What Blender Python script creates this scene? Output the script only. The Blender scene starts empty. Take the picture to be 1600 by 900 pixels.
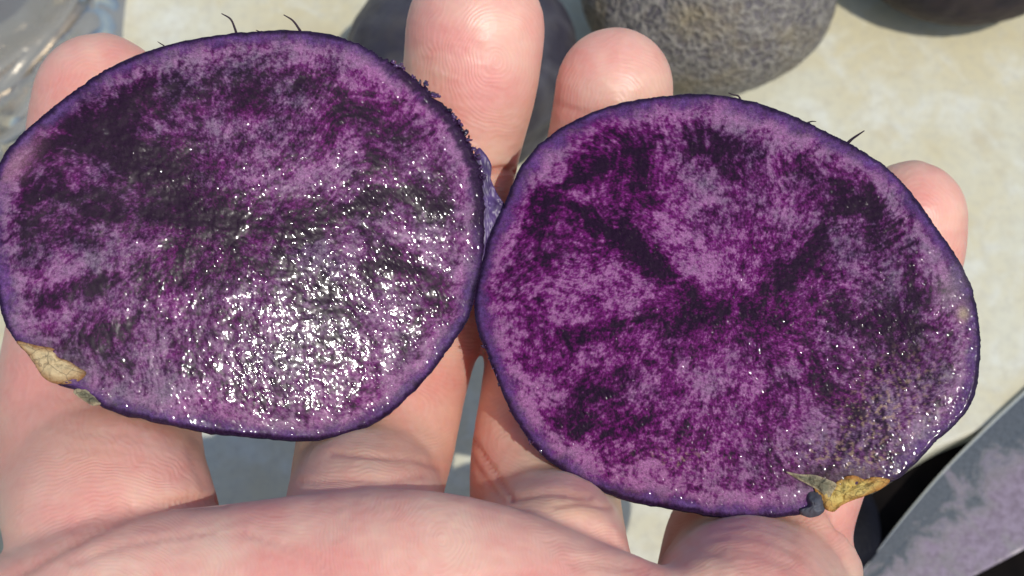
import bpy, bmesh, math, random
import numpy as np
from mathutils import Vector, noise as mnoise
R = math.radians
rng = np.random.RandomState(7)
random.seed(7)
scene = bpy.context.scene
CM = 0.01

# ------------------------------------------------------------------ camera, sky, sun
TILT = R(25)
H = 26.3                      # camera height above the board, cm
F = 2100.0                    # focal length in pixels of the 1600 px photograph
cam_d = bpy.data.cameras.new('camera')
cam = bpy.data.objects.new('camera', cam_d)
scene.collection.objects.link(cam)
cam.location = (0, 0, H * CM)
cam.rotation_euler = (TILT, 0, 0)
cam_d.sensor_width = 36
cam_d.lens = 36 * F / 1600
cam_d.clip_start = 0.005
cam_d.clip_end = 50
cam_d.dof.use_dof = True
cam_d.dof.focus_distance = 0.172
cam_d.dof.aperture_fstop = 32
scene.camera = cam

SUN_CAM = np.array([0.30, 0.05, 0.95]); SUN_CAM /= np.linalg.norm(SUN_CAM)   # x right, y up, z to the camera
ct, st = math.cos(TILT), math.sin(TILT)
AX = np.array([1.0, 0, 0]); AU = np.array([0, ct, st]); AB = np.array([0, -st, ct])
SUN = SUN_CAM[0] * AX + SUN_CAM[1] * AU + SUN_CAM[2] * AB
world = bpy.data.worlds.new('World')
scene.world = world
world.use_nodes = True
wn = world.node_tree.nodes
sky = wn.new('ShaderNodeTexSky')
sky.sky_type = 'NISHITA'
sky.sun_disc = False
sky.sun_elevation = math.asin(SUN[2])
sky.sun_rotation = math.atan2(SUN[0], SUN[1])
bg = wn['Background']
bg.inputs['Strength'].default_value = 0.145
world.node_tree.links.new(sky.outputs[0], bg.inputs[0])
sd = bpy.data.lights.new('sun', 'SUN')
sd.energy = 2.7
sd.angle = R(0.6)
sd.color = (1.0, 0.955, 0.88)
so = bpy.data.objects.new('sun', sd)
scene.collection.objects.link(so)
so.rotation_euler = Vector(SUN).to_track_quat('Z', 'Y').to_euler()
so.location = Vector(SUN) * 2
scene.view_settings.view_transform = 'Standard'
scene.view_settings.look = 'None'
scene.view_settings.exposure = 0.0
scene.view_settings.gamma = 1
scene.cycles.max_bounces = 8

# ------------------------------------------------------------------ helpers
CAMP = np.array([0, 0, H])

def ray(px, py):
    px = np.asarray(px, float); py = np.asarray(py, float)
    x = (px - 800) / F; y = (450 - py) / F
    return x[..., None] * AX + y[..., None] * AU - AB

def P(px, py, d):
    """point (cm) on the view line through a photo position, d cm along the axis"""
    return CAMP + ray(px, py) * np.asarray(d, float)[..., None]

def on_z(px, py, z=0.0):
    r = ray(px, py)
    return CAMP + r * ((z - H) / r[..., 2])[..., None]

def to_px(p):
    q = p - CAMP
    d = -(q @ AB)
    return 800 + (q @ AX) / d * F, 450 - (q @ AU) / d * F, d

def unit(v):
    return v / np.linalg.norm(v, axis=-1, keepdims=True)

_perm = np.random.RandomState(3).permutation(4096)
_gr = np.random.RandomState(4).uniform(0, 2 * np.pi, 4096)

def perlin(x, y, seed=0):
    xi = np.floor(x).astype(int); yi = np.floor(y).astype(int)
    xf = x - xi; yf = y - yi
    u = xf ** 3 * (xf * (xf * 6 - 15) + 10); v = yf ** 3 * (yf * (yf * 6 - 15) + 10)
    def g(ix, iy, dx, dy):
        a = _gr[_perm[(_perm[(ix + seed * 131) & 4095] + iy) & 4095]]
        return np.cos(a) * dx + np.sin(a) * dy
    n0 = g(xi, yi, xf, yf) * (1 - u) + g(xi + 1, yi, xf - 1, yf) * u
    n1 = g(xi, yi + 1, xf, yf - 1) * (1 - u) + g(xi + 1, yi + 1, xf - 1, yf - 1) * u
    return (n0 * (1 - v) + n1 * v) * 1.5

def fbm(x, y, seed=0, octs=4, gain=0.55):
    s = 0; a = 1; t = 0
    for o in range(octs):
        s = s + a * perlin(x * 2 ** o + 17.3 * o, y * 2 ** o - 9.1 * o, seed + o); t += a; a *= gain
    return s / t * 1.4

def smooth(a, b, x):
    t = np.clip((x - a) / (b - a), 0, 1)
    return t * t * (3 - 2 * t)

def gauss(X, Y, cx, cy, rx, ry=None, ang=0):
    ry = ry or rx
    c, s = math.cos(R(ang)), math.sin(R(ang))
    dx = X - cx; dy = Y - cy
    a = dx * c + dy * s; b = -dx * s + dy * c
    return np.exp(-(a / rx) ** 2 - (b / ry) ** 2)

def catmull(pts, n, closed=False):
    p = np.array(pts, float)
    m = len(p)
    if closed:
        q = np.vstack([p[-1], p, p[0], p[1]]); segs = m
    else:
        q = np.vstack([2 * p[0] - p[1], p, 2 * p[-1] - p[-2]]); segs = m - 1
    out = []
    for i in range(segs):
        a, b, c, d = q[i], q[i + 1], q[i + 2], q[i + 3]
        t = np.linspace(0, 1, n, endpoint=False)[:, None]
        out.append(0.5 * (2 * b + (c - a) * t + (2 * a - 5 * b + 4 * c - d) * t ** 2 + (3 * b - a - 3 * c + d) * t ** 3))
    r = np.vstack(out)
    if not closed:
        r = np.vstack([r, p[-1]])
    return r

def mesh_np(name, verts, quads=None, tris=None, mat=None, parent=None, smooth_=True, colors=None, uv=None, floats=None):
    """verts in cm"""
    me = bpy.data.meshes.new(name)
    verts = np.asarray(verts, float) * CM
    me.vertices.add(len(verts)); me.vertices.foreach_set('co', verts.astype(np.float32).ravel())
    nq = 0 if quads is None else len(quads); nt = 0 if tris is None else len(tris)
    idx = []
    if nq: idx.append(np.asarray(quads).ravel())
    if nt: idx.append(np.asarray(tris).ravel())
    idx = np.concatenate(idx).astype(np.int32)
    me.loops.add(len(idx)); me.loops.foreach_set('vertex_index', idx)
    tot = np.concatenate([np.full(nq, 4), np.full(nt, 3)]).astype(np.int32)
    st_ = np.concatenate([[0], np.cumsum(tot)[:-1]]).astype(np.int32)
    me.polygons.add(nq + nt)
    me.polygons.foreach_set('loop_start', st_)
    me.polygons.foreach_set('use_smooth', np.full(nq + nt, smooth_))
    me.update(calc_edges=True)
    me.validate()
    if colors is not None:
        for k, c in colors.items():
            at = me.color_attributes.new(k, 'FLOAT_COLOR', 'POINT')
            c4 = np.ones((len(verts), 4), np.float32); c4[:, :3] = c
            at.data.foreach_set('color', c4.ravel())
    if floats is not None:
        for k, c in floats.items():
            at = me.attributes.new(k, 'FLOAT', 'POINT')
            at.data.foreach_set('value', np.asarray(c, np.float32).ravel())
    if uv is not None:
        l = me.uv_layers.new(name='plane')
        l.data.foreach_set('uv', np.asarray(uv, np.float32)[idx].ravel())
    if mat: me.materials.append(mat)
    o = bpy.data.objects.new(name, me)
    scene.collection.objects.link(o)
    if parent: o.parent = parent
    return o

def empty(name, loc_cm):
    o = bpy.data.objects.new(name, None)
    scene.collection.objects.link(o)
    o.empty_display_size = 0.01
    o.location = Vector(np.asarray(loc_cm) * CM)
    return o

def adopt(child, parent):
    child.parent = parent
    child.matrix_parent_inverse = parent_matrix(parent).inverted()

def parent_matrix(p):
    from mathutils import Matrix
    m = Matrix.Translation(p.location)
    if p.parent: m = p.matrix_parent_inverse @ m
    return m

def tag(o, label, cat, group=None):
    o['label'] = label; o['category'] = cat
    if group: o['group'] = group

class Mat:
    def __init__(s, name):
        s.m = bpy.data.materials.new(name); s.m.use_nodes = True
        s.t = s.m.node_tree; s.b = s.t.nodes['Principled BSDF']
        s.out = s.t.nodes['Material Output']
    def n(s, typ, **kw):
        nd = s.t.nodes.new(typ)
        for k, v in kw.items(): setattr(nd, k, v)
        return nd
    def l(s, a, b): s.t.links.new(a, b)
    def set(s, **kw):
        for k, v in kw.items():
            k = k.replace('_', ' ')
            s.b.inputs[k].default_value = v
    def noise(s, vec, scale, detail=4, rough=.55, dist=0):
        n = s.n('ShaderNodeTexNoise'); n.inputs['Scale'].default_value = scale
        n.inputs['Detail'].default_value = detail; n.inputs['Roughness'].default_value = rough
        n.inputs['Distortion'].default_value = dist
        if vec is not None: s.l(vec, n.inputs['Vector'])
        return n.outputs['Fac']
    def voro(s, vec, scale, feature='F1', rnd=1):
        n = s.n('ShaderNodeTexVoronoi'); n.feature = feature
        n.inputs['Scale'].default_value = scale; n.inputs['Randomness'].default_value = rnd
        if vec is not None: s.l(vec, n.inputs['Vector'])
        return n.outputs['Distance']
    def math(s, op, a, b=None, c=None, clamp=False):
        n = s.n('ShaderNodeMath'); n.operation = op; n.use_clamp = clamp
        for i, v in enumerate((a, b, c)):
            if v is None: continue
            if isinstance(v, (int, float)): n.inputs[i].default_value = v
            else: s.l(v, n.inputs[i])
        return n.outputs[0]
    def maprange(s, v, a, b, c=0, d=1):
        n = s.n('ShaderNodeMapRange'); s.l(v, n.inputs[0])
        for i, x in enumerate((a, b, c, d)): n.inputs[i + 1].default_value = x
        return n.outputs[0]
    def mix(s, fac, a, b, mode='MIX'):
        n = s.n('ShaderNodeMix'); n.data_type = 'RGBA'; n.blend_type = mode
        for i, v in ((0, fac), (6, a), (7, b)):
            if isinstance(v, (int, float)): n.inputs[i].default_value = v
            elif isinstance(v, tuple): n.inputs[i].default_value = (*v, 1) if len(v) == 3 else v
            else: s.l(v, n.inputs[i])
        return n.outputs[2]
    def mapping(s, vec, scale=(1, 1, 1), rot=(0, 0, 0)):
        n = s.n('ShaderNodeMapping'); s.l(vec, n.inputs[0])
        n.inputs['Scale'].default_value = scale; n.inputs['Rotation'].default_value = rot
        return n.outputs[0]
    def bump(s, h, dist, strength=1, normal=None):
        n = s.n('ShaderNodeBump'); s.l(h, n.inputs['Height'])
        n.inputs['Distance'].default_value = dist; n.inputs['Strength'].default_value = strength
        if normal is not None: s.l(normal, n.inputs['Normal'])
        return n.outputs[0]
    def attr(s, name, out='Color'):
        n = s.n('ShaderNodeAttribute'); n.attribute_name = name
        return n.outputs[out]
    def obj(s):
        return s.n('ShaderNodeTexCoord').outputs['Object']

def lin(r, g, b):
    f = lambda c: (c / 255 / 12.92) if c <= 10 else ((c / 255 + .055) / 1.055) ** 2.4
    return (f(r), f(g), f(b))

# ------------------------------------------------------------------ materials
def mat_flesh():
    m = Mat('wet purple flesh')
    uv = m.n('ShaderNodeUVMap'); uv.uv_map = 'plane'; u = uv.outputs[0]        # in cm
    col = m.attr('albedo'); wet = m.attr('wet', 'Fac')
    fine = m.noise(u, 26, 3, .7)
    f2 = m.math('MULTIPLY', m.maprange(fine, .3, .7, .62, 1.38), m.maprange(m.noise(u, 62, 2, .7), .3, .7, .75, 1.25))
    mul = m.n('ShaderNodeVectorMath', operation='SCALE'); m.l(col, mul.inputs[0]); m.l(f2, mul.inputs['Scale'])
    m.l(mul.outputs[0], m.b.inputs['Base Color'])
    # droplets and torn cells, drawn out along the cut
    ua = m.mapping(m.mapping(u, rot=(0, 0, R(-32))), (1, .62, 1))
    def domes(scale, power, dist, low=0.0):
        v = m.n('ShaderNodeTexVoronoi'); v.inputs['Scale'].default_value = scale; m.l(ua, v.inputs['Vector'])
        sp = m.n('ShaderNodeSeparateColor'); m.l(v.outputs['Color'], sp.inputs[0])
        am = m.math('ADD', m.math('POWER', sp.outputs[0], power), low)
        d2 = m.math('MULTIPLY', m.math('MULTIPLY', v.outputs['Distance'], v.outputs['Distance']), 3.0)
        return m.math('MULTIPLY', m.math('SUBTRACT', 1.0, d2, clamp=True), m.math('MULTIPLY', am, dist))
    n0 = m.noise(u, 3.2, 3, .5)
    n1 = m.noise(ua, 16, 2, .5)
    h = m.math('ADD', domes(16, 3.0, 1.0, .04), domes(27, 3.0, .42, .02))
    h = m.math('ADD', h, domes(19, 6.0, 1.0, 0))
    h = m.math('ADD', h, m.math('MULTIPLY', n1, .11))
    h = m.math('MULTIPLY', h, m.maprange(wet, 0, 2, .25, 2.0))
    nb0 = m.bump(n0, .00002, .5)
    nb = m.bump(h, .000030, 1.0, nb0)
    m.l(nb, m.b.inputs['Normal']); m.l(nb, m.b.inputs['Coat Normal'])
    m.set(Roughness=.19, Coat_Weight=.5, Coat_Roughness=.035, Coat_IOR=1.36)
    m.b.inputs['Specular IOR Level'].default_value = .024
    m.b.inputs['Subsurface Weight'].default_value = .08
    m.b.inputs['Subsurface Radius'].default_value = (1, .4, .9)
    m.b.inputs['Subsurface Scale'].default_value = .0012
    return m.m

def mat_skin_peel():
    m = Mat('dark purple peel')
    o = m.obj()
    n = m.noise(o, 300, 4, .6)
    c = m.mix(m.maprange(n, .35, .65), (.012, .008, .03), (.035, .018, .07))
    m.l(c, m.b.inputs['Base Color'])
    m.l(m.bump(m.noise(o, 1200, 3, .6), .0004, .7), m.b.inputs['Normal'])
    m.set(Roughness=.5)
    m.b.inputs['Specular IOR Level'].default_value = .2
    return m.m

def mat_human():
    m = Mat('skin')
    col = m.attr('albedo'); ph = m.attr('ridge', 'Fac'); amp = m.attr('ridge_amount', 'Fac')
    o = m.obj()
    n = m.noise(o, 90, 5, .6)
    fine = m.noise(o, 900, 3, .6)
    w = m.noise(o, 260, 2, .5)
    phd = m.math('ADD', ph, m.math('MULTIPLY', w, 9.0))
    s = m.math('SINE', phd)
    sa = m.math('MULTIPLY', s, amp)
    c = m.mix(m.maprange(n, .3, .7, 0, .30), col, (.68, .27, .22))
    c = m.mix(m.maprange(sa, -1, 1, .08, 0), c, (.55, .22, .17))
    c = m.mix(m.maprange(fine, .35, .7, 0, .14), c, (.85, .60, .50))
    m.l(c, m.b.inputs['Base Color'])
    st_ = m.mapping(o, (1, .35, .6), (.2, 0, .3))
    wr = m.voro(st_, 700)
    h = m.math('ADD', m.math('MULTIPLY', sa, .09), m.math('MULTIPLY', fine, .35))
    h = m.math('ADD', h, m.math('MULTIPLY', wr, .35))
    h = m.math('ADD', h, m.math('MULTIPLY', m.noise(m.mapping(o, (1, .25, 1), (0, 0, 1.2)), 420, 3, .6), .18))
    nb = m.bump(h, .00022, .55)
    m.l(nb, m.b.inputs['Normal'])
    m.set(Roughness=.43)
    m.b.inputs['Specular IOR Level'].default_value = .5
    m.b.inputs['Subsurface Weight'].default_value = .55
    m.b.inputs['Subsurface Radius'].default_value = (1, .28, .14)
    m.b.inputs['Subsurface Scale'].default_value = .0045
    return m.m

def mat_board():
    m = Mat('mottled cream laminate')
    o = m.obj()
    big = m.noise(o, 16, 4, .6, .6); mid = m.noise(o, 75, 5, .65, .5); sm = m.noise(o, 420, 4, .65)
    c = m.mix(m.maprange(big, .38, .62), (.62, .615, .49), (.60, .54, .35))
    c = m.mix(m.maprange(mid, .5, .66, 0, .5), c, (.70, .72, .65))
    c = m.mix(m.maprange(m.noise(o, 60, 4, .6), .55, .72, 0, .45), c, (.48, .38, .20))
    c = m.mix(m.maprange(sm, .45, .68, 0, .35), c, (.42, .40, .33))
    m.l(c, m.b.inputs['Base Color'])
    m.l(m.bump(sm, .0002, .3), m.b.inputs['Normal'])
    m.set(Roughness=.5)
    m.b.inputs['Specular IOR Level'].default_value = .35
    return m.m

def mat_black():
    m = Mat('black worktop')
    o = m.obj()
    n = m.noise(o, 60, 4, .6)
    m.l(m.mix(m.maprange(n, .4, .6), (.006, .005, .005), (.012, .009, .008)), m.b.inputs['Base Color'])
    m.set(Roughness=.45)
    m.b.inputs['Specular IOR Level'].default_value = .03
    return m.m

def mat_netted(name, base, ridge, dark, scale=260, coat=0, stretch=(1, 1, 1), bumpd=.0012, brown=(.20, .15, .07)):
    m = Mat(name)
    o = m.obj()
    ov = m.mapping(o, stretch)
    wv = m.n('ShaderNodeTexNoise'); wv.inputs['Scale'].default_value = scale * .9; m.l(ov, wv.inputs['Vector'])
    add = m.n('ShaderNodeVectorMath', operation='MULTIPLY_ADD')
    m.l(wv.outputs['Color'], add.inputs[0]); add.inputs[1].default_value = (.003, .003, .003); m.l(ov, add.inputs[2])
    v = m.voro(add.outputs[0], scale, 'DISTANCE_TO_EDGE')
    net = m.maprange(v, 0, .22, 1, 0)
    n = m.noise(o, scale * .35, 5, .65)
    pits = m.noise(add.outputs[0], scale * 1.6, 3, .6)
    c = m.mix(m.maprange(n, .35, .65), base, dark)
    c = m.mix(m.math('MULTIPLY', net, .85), c, ridge)
    c = m.mix(m.maprange(pits, .55, .72, 0, .8), c, dark)
    c = m.mix(m.maprange(m.noise(o, 90, 4, .6), .5, .7, 0, .6), c, brown)
    m.l(c, m.b.inputs['Base Color'])
    h = m.math('ADD', m.math('MULTIPLY', net, .6), m.math('MULTIPLY', pits, -.7))
    m.l(m.bump(h, bumpd, .8), m.b.inputs['Normal'])
    m.set(Roughness=.62, Coat_Weight=coat, Coat_Roughness=.3)
    m.b.inputs['Specular IOR Level'].default_value = .3
    return m.m

def mat_cork(name='dry corky scar', a=(.62, .47, .25), b=(.28, .13, .04)):
    m = Mat(name)
    o = m.obj()
    e = m.attr('edge', 'Fac')
    n = m.noise(o, 500, 5, .7)
    v = m.voro(o, 420, 'DISTANCE_TO_EDGE')
    f = m.math('ADD', m.maprange(e, .55, 1.0), m.maprange(n, .45, .75, -.1, .5), clamp=True)
    c = m.mix(f, a, b)
    c = m.mix(m.maprange(v, 0, .03, .6, 0), c, (.06, .035, .02))
    m.l(c, m.b.inputs['Base Color'])
    m.l(m.bump(n, .0012, .9), m.b.inputs['Normal'])
    m.set(Roughness=.6)
    return m.m

def mat_steel():
    m = Mat('brushed steel blade with dried starch')
    uv = m.n('ShaderNodeUVMap'); uv.uv_map = 'plane'; u = uv.outputs[0]     # x along, y across (0 edge, 1 spine)
    br = m.noise(m.mapping(u, (3.0, 60, 1)), 3, 3, .6)
    sep = m.n('ShaderNodeSeparateXYZ'); m.l(u, sep.inputs[0])
    y = sep.outputs[1]; x = sep.outputs[0]
    o = m.obj()
    n = m.noise(o, 130, 5, .62, .6)
    nn = m.noise(o, 700, 4, .7)
    # residue mask: towards the spine, thick in the middle
    mk = m.math('ADD', m.maprange(y, .15, .62, -.4, .75), m.maprange(n, .3, .7, -.75, .75))
    mk = m.math('SUBTRACT', mk, m.maprange(x, 6.5, 9.5, 0, .55))
    res = m.maprange(mk, -.15, .75)
    rimv = m.math('SUBTRACT', m.maprange(mk, .05, .14), m.maprange(mk, .16, .3), clamp=True)
    steel = m.mix(m.maprange(br, .3, .7), (.17, .165, .14), (.46, .44, .38))
    rc = m.mix(m.maprange(nn, .35, .65), (.15, .10, .15), (.29, .22, .30))
    c = m.mix(m.math('MULTIPLY', res, .82), steel, rc)
    c = m.mix(m.math('MULTIPLY', rimv, .3), c, (.34, .27, .36))
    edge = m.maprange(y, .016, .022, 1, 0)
    c = m.mix(edge, c, (.80, .80, .70))  # glint along the cutting edge, painted in as a pale strip
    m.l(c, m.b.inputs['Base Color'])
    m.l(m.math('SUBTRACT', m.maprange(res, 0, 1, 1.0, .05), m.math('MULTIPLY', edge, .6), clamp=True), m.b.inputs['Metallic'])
    m.l(m.maprange(res, 0, 1, .33, .6), m.b.inputs['Roughness'])
    m.l(m.bump(m.math('ADD', m.math('MULTIPLY', res, .15), m.math('MULTIPLY', nn, .25)), .0003, .5), m.b.inputs['Normal'])
    return m.m

def mat_plastic_film():
    m = Mat('clear plastic film')
    t = m.t
    tr = m.n('ShaderNodeBsdfTransparent'); tr.inputs[0].default_value = (.80, .81, .82, 1)
    gl = m.n('ShaderNodeBsdfGlossy'); gl.inputs['Roughness'].default_value = .25
    gl.inputs[0].default_value = (.80, .72, .60, 1)
    df = m.n('ShaderNodeBsdfDiffuse'); df.inputs[0].default_value = (.30, .31, .32, 1)
    n = m.noise(m.obj(), 240, 3, .6)
    b = m.bump(n, .0006, .3)
    m.l(b, gl.inputs['Normal'])
    fr = m.n('ShaderNodeFresnel'); fr.inputs[0].default_value = 1.5; m.l(b, fr.inputs['Normal'])
    a = m.n('ShaderNodeMixShader'); a.inputs[0].default_value = .50
    m.l(tr.outputs[0], a.inputs[1]); m.l(df.outputs[0], a.inputs[2])
    c = m.n('ShaderNodeMixShader')
    m.l(m.math('MULTIPLY', fr.outputs[0], 1.2, clamp=True), c.inputs[0]); m.l(a.outputs[0], c.inputs[1]); m.l(gl.outputs[0], c.inputs[2])
    m.l(c.outputs[0], m.out.inputs[0])
    return m.m

def mat_plain(name, col, rough=.5, noise_scale=200, dark=.6):
    m = Mat(name)
    n = m.noise(m.obj(), noise_scale, 4, .6)
    m.l(m.mix(m.maprange(n, .35, .65), tuple(c * dark for c in col), col), m.b.inputs['Base Color'])
    m.set(Roughness=rough)
    return m.m

M_flesh, M_peel, M_hand, M_board, M_black = mat_flesh(), mat_skin_peel(), mat_human(), mat_board(), mat_black()
M_cork = mat_cork(); M_cork2 = mat_cork('yellow corky scar', (.62, .46, .13), (.40, .17, .03))
M_olive = mat_cork('olive dried peel', (.17, .155, .09), (.42, .34, .2))
M_nub = mat_plain('blue black nub', (.07, .072, .09), .6, 700)
M_root = mat_plain('dark rootlet', (.03, .008, .02), .5, 900)

# ------------------------------------------------------------------ setting: board and black worktop
edge_px = [(3000, 90), (2200, 395), (1750, 590), (1600, 649), (1560, 663), (1480, 694), (1420, 727), (1388, 748), (1300, 798), (1150, 880), (800, 1075), (100, 1450), (-900, 2000)]
ed = on_z([p[0] for p in edge_px], [p[1] for p in edge_px], 0.0)
ed = catmull(ed, 5)
th = .6; rr = .12
far = ed + np.array([-60, 60, 0])
inn = unit(np.array([-1.0, 1.0, 0]))
rows = [far]
rows.append(ed + inn * rr)
for k in range(1, 6):
    a = k / 5 * math.pi / 2
    rows.append(ed + inn * rr * (1 - math.sin(a)) + np.array([0, 0, -rr * (1 - math.cos(a))]))
rows.append(ed + np.array([0, 0, -th]))
V = np.vstack(rows); n = len(ed)
Q = [(r * n + i, r * n + i + 1, (r + 1) * n + i + 1, (r + 1) * n + i) for r in range(len(rows) - 1) for i in range(n - 1)]
board = mesh_np('countertop', V, Q, mat=M_board)
board['kind'] = 'structure'
s = 130
wt = mesh_np('worktop', [(-s, -s, -th), (s, -s, -th), (s, s, -th), (-s, s, -th)], [(0, 1, 2, 3)], mat=M_black)
wt['kind'] = 'structure'

# ------------------------------------------------------------------ potato halves
class Half:
    """a cut potato half: the outline sits on a tilted plane"""
    def __init__(s, outline, cpx, depth, nrm_cam, thick):
        s.c = P(*cpx, depth); s.cpx = cpx
        s.n = unit(nrm_cam[0] * AX + nrm_cam[1] * AU + nrm_cam[2] * AB)
        s.u = unit(AX - s.n * (AX @ s.n)); s.v = np.cross(s.n, s.u)
        s.T = thick
        op = catmull(outline, 12, True)
        w = s.plane(op[:, 0], op[:, 1])
        a = np.arctan2(w[:, 1], w[:, 0]); r = np.hypot(w[:, 0], w[:, 1])
        k = np.argsort(a); s.a = a[k]; s.r = r[k]
    def plane(s, px, py):
        """photo position -> plane coordinates (cm)"""
        r = ray(px, py)
        t = ((s.c - CAMP) @ s.n) / (r @ s.n)
        p = CAMP + r * t[..., None] - s.c
        return np.stack([p @ s.u, p @ s.v], -1)
    def R_(s, ang):
        return np.interp(ang, s.a, s.r, period=2 * np.pi)
    def world(s, x, y, z=0):
        return s.c + np.asarray(x)[..., None] * s.u + np.asarray(y)[..., None] * s.v + np.asarray(z)[..., None] * s.n if not np.isscalar(z) else \
            s.c + np.asarray(x)[..., None] * s.u + np.asarray(y)[..., None] * s.v + z * s.n
    def under(s, px, py):
        """depth along the camera axis of the underside at a photo position, or -inf"""
        w = s.plane(np.asarray(px, float), np.asarray(py, float))
        rho = np.hypot(w[..., 0], w[..., 1]) / s.R_(np.arctan2(w[..., 1], w[..., 0]))
        p = s.world(w[..., 0], w[..., 1])
        d = -((p - CAMP) @ AB)
        t = s.T * np.sqrt(np.clip(1 - rho ** 3, 0, 1))
        return np.where(rho < 1.0, d + t, -1e9)

def half_normal(px, py):
    v = -unit(np.array([(px - 800) / F, (450 - py) / F, -1.0]))
    return unit(v + SUN_CAM)

OUT_L = [(-14, 300), (0, 252), (20, 222), (60, 185), (110, 145), (165, 108), (240, 76), (320, 57), (400, 48), (470, 47), (530, 56), (590, 83), (640, 115), (685, 155), (720, 197), (742, 240), (754, 280), (758, 330), (757, 380), (752, 425), (742, 465), (732, 500), (702, 545), (662, 597), (608, 647), (555, 674), (490, 688), (420, 685), (330, 676), (240, 658), (170, 640), (125, 612), (88, 599), (62, 580), (45, 555), (18, 525), (2, 490), (-10, 430), (-18, 365)]
OUT_R = [(786, 322), (812, 262), (850, 218), (900, 186), (960, 163), (1030, 150), (1100, 146), (1170, 156), (1230, 176), (1290, 204), (1340, 230), (1388, 262), (1430, 306), (1462, 352), (1497, 402), (1520, 450), (1531, 505), (1533, 560), (1524, 618), (1502, 655), (1462, 692), (1424, 732), (1398, 750), (1345, 772), (1300, 785), (1262, 800), (1200, 809), (1130, 808), (1060, 796), (1000, 786), (950, 771), (890, 741), (842, 706), (802, 650), (780, 602), (762, 555), (745, 512), (741, 465), (752, 418), (764, 370)]
nL = half_normal(505, 585)
nR = half_normal(1800, 830)
HL = Half(OUT_L, (370, 368), 17.1, nL, 1.35)
HR = Half(OUT_R, (1140, 480), 17.5, nR, 1.35)

LILAC = np.array(lin(152, 96, 138)); PURP = np.array(lin(106, 28, 97)); MAG = np.array(lin(77, 12, 68)); BLK = np.array(lin(34, 8, 34))
GREY = np.array(lin(120, 98, 118)); GRM = np.array(lin(78, 48, 80)); GRD = np.array(lin(34, 17, 37)); RIM = np.array(lin(80, 54, 100)); RIMD = np.array(lin(20, 13, 28)); TAN = np.array(lin(168, 140, 110))

def ramp(t, cols, stops):
    out = np.zeros(t.shape + (3,))
    for k in range(3): out[..., k] = np.interp(t, stops, [c[k] for c in cols])
    return out

STREAKS = {}
def flesh_color(X, Y, E, hub, dark, grey, seed, rimw=30, cell=1.0):
    streaks = STREAKS[seed]
    wx = X + 7 * fbm(X / 45, Y / 45, seed + 30, 2); wy = Y + 7 * fbm(X / 45, Y / 45, seed + 40, 2)
    n1 = fbm(wx / 80, wy / 80, seed, 3)
    n2 = fbm(wx / 27, wy / 27, seed + 5, 3)
    n3 = fbm(X / 11, Y / 11, seed + 9, 3, .7)
    n4 = fbm(X / 3.6, Y / 3.6, seed + 12, 2, .8)
    th_ = np.arctan2(Y - hub[1], X - hub[0]) + .30 * fbm(X / 170, Y / 170, seed + 50, 2)
    r = np.hypot(X - hub[0], Y - hub[1])
    lr = np.log(r + 30) * 3.2
    s1 = fbm(np.cos(th_) * 3.2 + lr * .25, np.sin(th_) * 3.2 - lr * .2, seed + 15, 2)
    # fine fibres: constant width across, drawn out along the ray
    def fibre(w_, L_, sd_):
        out = 0
        for base in (60, 130, 280):
            k = np.exp(-((np.log(r + 1) - np.log(base)) / .45) ** 2)
            out = out + k * perlin(th_ * base / w_ + base, r / L_, sd_ + base)
        return out
    s2 = fibre(13, 55, seed + 18); s3 = fibre(5.5, 20, seed + 19)
    sf = smooth(50, 170, r)
    D = .56 + .26 * n1 + .26 * n2 + .42 * n3 * cell + .30 * n4 + sf * (.28 * s1 + .26 * s2 + .24 * s3)
    S_ = np.zeros_like(X)
    for pl, w_, am in streaks:
        c_ = catmull(np.array(pl, float), 10)
        q_ = wx[:, None] - c_[None, ::2, 0]; p_ = wy[:, None] - c_[None, ::2, 1]
        dm = np.sqrt((q_ * q_ + p_ * p_).min(1))
        S_ = np.maximum(S_, am * np.exp(-(dm / w_) ** 2) * (1 + .5 * s2 + .4 * n2))
    D = D + S_
    for cx, cy, rx, ry, an, am in dark:
        D = D + am * (.62 if am > 0 else 1.0) * gauss(wx, wy, cx, cy, rx, ry, an)
    # light ring inside the cortex, then the violet cortex itself
    jit = 11 * fbm(X / 42, Y / 42, seed + 60, 3) + 4 * n3
    Ej = E + jit
    D = D - .34 * np.exp(-((Ej - rimw * 1.25) / 14) ** 2)
    D = np.clip(D, 0, 1)
    G = (.20 if seed == 31 else .40) + .5 * fbm(wx / 60, wy / 60, seed + 70, 3) + .25 * fbm(X / 14, Y / 14, seed + 75, 2)
    for cx, cy, rx, ry, an, am in grey:
        G = G + am * gauss(wx, wy, cx, cy, rx, ry, an)
    G = np.clip(G, 0, 1)[..., None]
    a = ramp(D, [LILAC, LILAC * .85, PURP, MAG, BLK], [0, .2, .46, .70, 1])
    b = ramp(D, [GREY, GREY * .8, GRM, GRD, BLK], [0, .2, .5, .75, 1])
    c = a * (1 - G) + b * G
    rv = smooth(rimw * 1.35, rimw * .25, Ej)[..., None]
    rim = RIM * (1 + .7 * n2[..., None] + .6 * n3[..., None] + .3 * n4[..., None])
    c = c * (1 - rv * .82) + rim * rv * .82
    rd = smooth(11, 2, E + .3 * jit)[..., None] * .8
    c = c * (1 - rd) + RIMD * rd
    return np.clip(c, .004, .8)

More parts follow.
